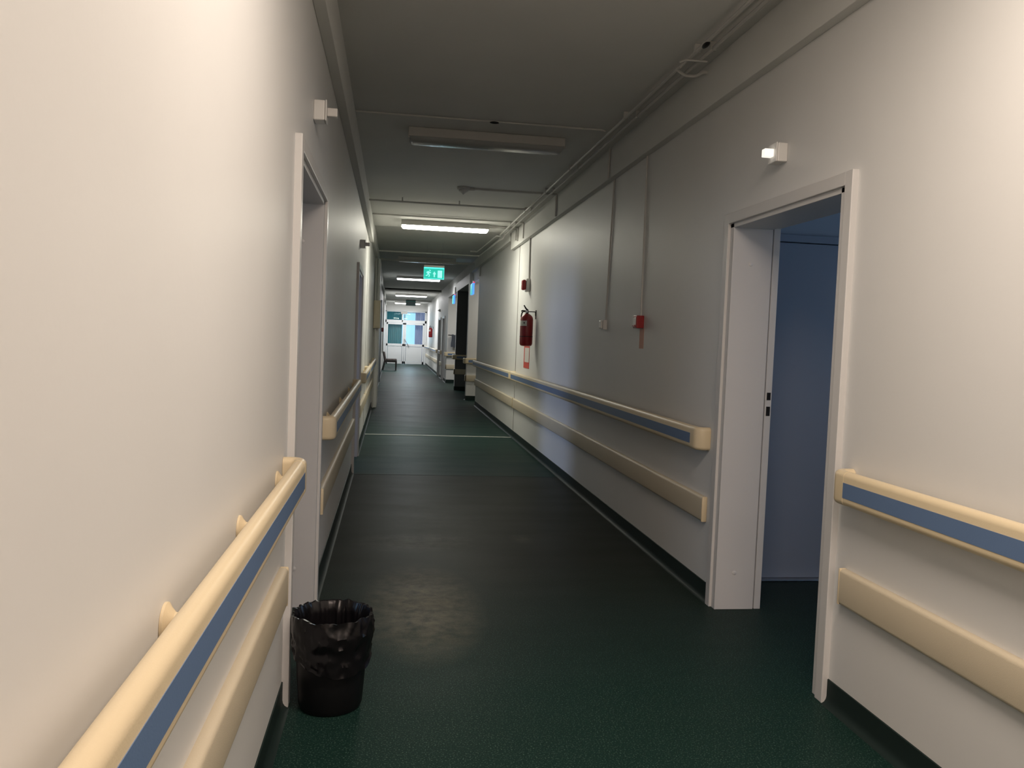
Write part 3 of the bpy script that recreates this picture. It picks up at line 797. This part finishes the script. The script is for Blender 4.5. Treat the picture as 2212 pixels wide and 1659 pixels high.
# annex
bm = B(box, -1.6, -1.5, YE + .2, YE + 4.2, 0, 3.1); box(bm, 2.9, 3.0, YE + .2, YE + 4.2, 0, 3.1)
box(bm, -1.5, 2.9, YE + 4.1, YE + 4.2, 0, .8); box(bm, -1.5, 2.9, YE + 4.1, YE + 4.2, 2.75, 3.1); box(bm, -1.5, -.2, YE + 4.1, YE + 4.2, .8, 2.75); box(bm, 2.4, 2.9, YE + 4.1, YE + 4.2, .8, 2.75)
box(bm, -1.6, XL - WT, YE + .2, YE + .3, 0, 3.1); box(bm, XR + WT, 3.0, YE + .2, YE + .3, 0, 3.1)
struct('wall_annex', bm, M['roomwall'])
w = root_struct('window_4', (1.1, YE + 4.15, .8))
bm = B()
for a, b, c, d in ((-.2, -.13, .8, 2.75), (2.33, 2.4, .8, 2.75), (-.2, 2.4, .8, .88), (-.2, 2.4, 2.67, 2.75), (.62, .69, .8, 2.75), (1.5, 1.57, .8, 2.75), (-.2, 2.4, 2.02, 2.09)):
    box(bm, a, b, YE + 4.12, YE + 4.18, c, d)
struct('window_frame', bm, M['pvc'], parent=w)
struct('pane', B(box, -.15, 2.35, YE + 4.145, YE + 4.155, .85, 2.7), M['glass'], parent=w)
def curtain(x0, x1, y, z0, z1, m, label, amp=.02, fq=60):
    bm = bmesh.new(); n = 60
    a = [bm.verts.new((x0 + (x1 - x0) * i / n, y + amp * math.sin(fq * (x1 - x0) * i / n), z0)) for i in range(n + 1)]
    b = [bm.verts.new((v.co.x, v.co.y, z1)) for v in a]
    for i in range(n): bm.faces.new((a[i], a[i + 1], b[i + 1], b[i]))
    bmesh.ops.solidify(bm, geom=bm.faces[:], thickness=.004)
    return tag(obj('curtain', bm, m, None, True, origin=((x0 + x1) / 2, y, z0)), label, 'curtain')
curtain(-.45, .485, YE + .32, .02, 2.75, M['teal'], 'teal curtain behind the left panes of the end door')
curtain(1.14, 1.75, YE + .45, .02, 2.75, M['lilac'], 'lilac curtain behind the right edge of the end door')

# ------------------------------------------------------------------ waste bin with liner
bx_, by_ = -.188, 3.14
t = thing('waste_bin', (bx_, by_, 0), 'black waste bin with bag liner beside the left door frame', 'waste bin')
bm = bmesh.new(); rings = []
for rr, zz in [(.0, .001), (.100, .001), (.112, .005), (.118, .018), (.124, .10), (.133, .24), (.139, .335), (.136, .337), (.129, .24), (.118, .02), (0.0, .018)]:
    if rr == 0: rings.append([bm.verts.new((bx_, by_, zz))]); continue
    rings.append([bm.verts.new((bx_ + rr * math.cos(2 * PI * j / 48), by_ + rr * math.sin(2 * PI * j / 48), zz)) for j in range(48)])
for a, b in zip(rings, rings[1:]):
    for j in range(48):
        k = (j + 1) % 48
        bm.faces.new([v for v in ((a[0], b[j], b[k]) if len(a) == 1 else (a[j], a[k], b[0]) if len(b) == 1 else (a[j], a[k], b[k], b[j]))])
obj('bin_body', bm, M['black'], t, True)
from mathutils import noise as NZ
bm = bmesh.new(); seg = 220; rings = []
def ridge(v): return 1 - 2 * abs(NZ.noise(v))          # sharp creases
inner = [(.06, .10), (.095, .13), (.112, .19), (.121, .26), (.126, .31), (.131, .335)]
nout = 16
prof = inner + [(.140, .356)] + [(None, q / (nout - 1)) for q in range(nout)]
for k, (rr, zz) in enumerate(prof):
    ring = []
    for j in range(seg):
        a = 2 * PI * j / seg; ca, sa = math.cos(a), math.sin(a); d = math.degrees(a) % 360
        low = .5 + .5 * math.cos(a - math.radians(-68))        # skirt hangs lowest at the front right
        rim = .012 * NZ.noise(Vector((ca * 2.2, sa * 2.2, 9))) + .006 * NZ.noise(Vector((ca * 7, sa * 7, 2)))
        if rr is not None:
            f1 = NZ.noise(Vector((ca * 4, sa * 4, k * .3))); f2 = ridge(Vector((ca * 7, sa * 7, k * .25 + 4)))
            r2 = rr + (.007 * f1 + .006 * (f2 - .6)) * (1 if k < 5 else .4)
            r2 = min(r2, .131) if k < 6 else r2
            z2 = zz + rim * (1 if k > 3 else 0)
        else:
            q = zz
            drop = .085 + .115 * low + .012 * NZ.noise(Vector((ca * 3, sa * 3, 1)))
            z2 = .358 - drop * q + rim * (1 - q)
            base = .146 + .012 * math.sin(min(1, q * 1.6) * PI * .9) - .004 * q
            # diagonal and horizontal creases of the turned-over film
            c1 = ridge(Vector((ca * 2.6 + q * 1.2, sa * 2.6, q * 5.0 + 3)))
            c2 = ridge(Vector((ca * 5.0, sa * 5.0 + q * 2, q * 9.0)))
            r2 = base + .008 * (c1 - .55) + .0025 * (c2 - .55)
            floor_r = .128 + .008 * z2 / .335 + .0045
            r2 = max(r2, floor_r + .004)
            if 135 < d < 235: r2 = min(r2, .151)
        ring.append(bm.verts.new((bx_ + r2 * ca, by_ + r2 * sa, z2)))
    rings.append(ring)
for a, b in zip(rings, rings[1:]):
    for j in range(seg): bm.faces.new((a[j], a[(j + 1) % seg], b[(j + 1) % seg], b[j]))
bm.faces.new(list(reversed(rings[0])))
obj('bin_liner', bm, M['bag'], t, True)
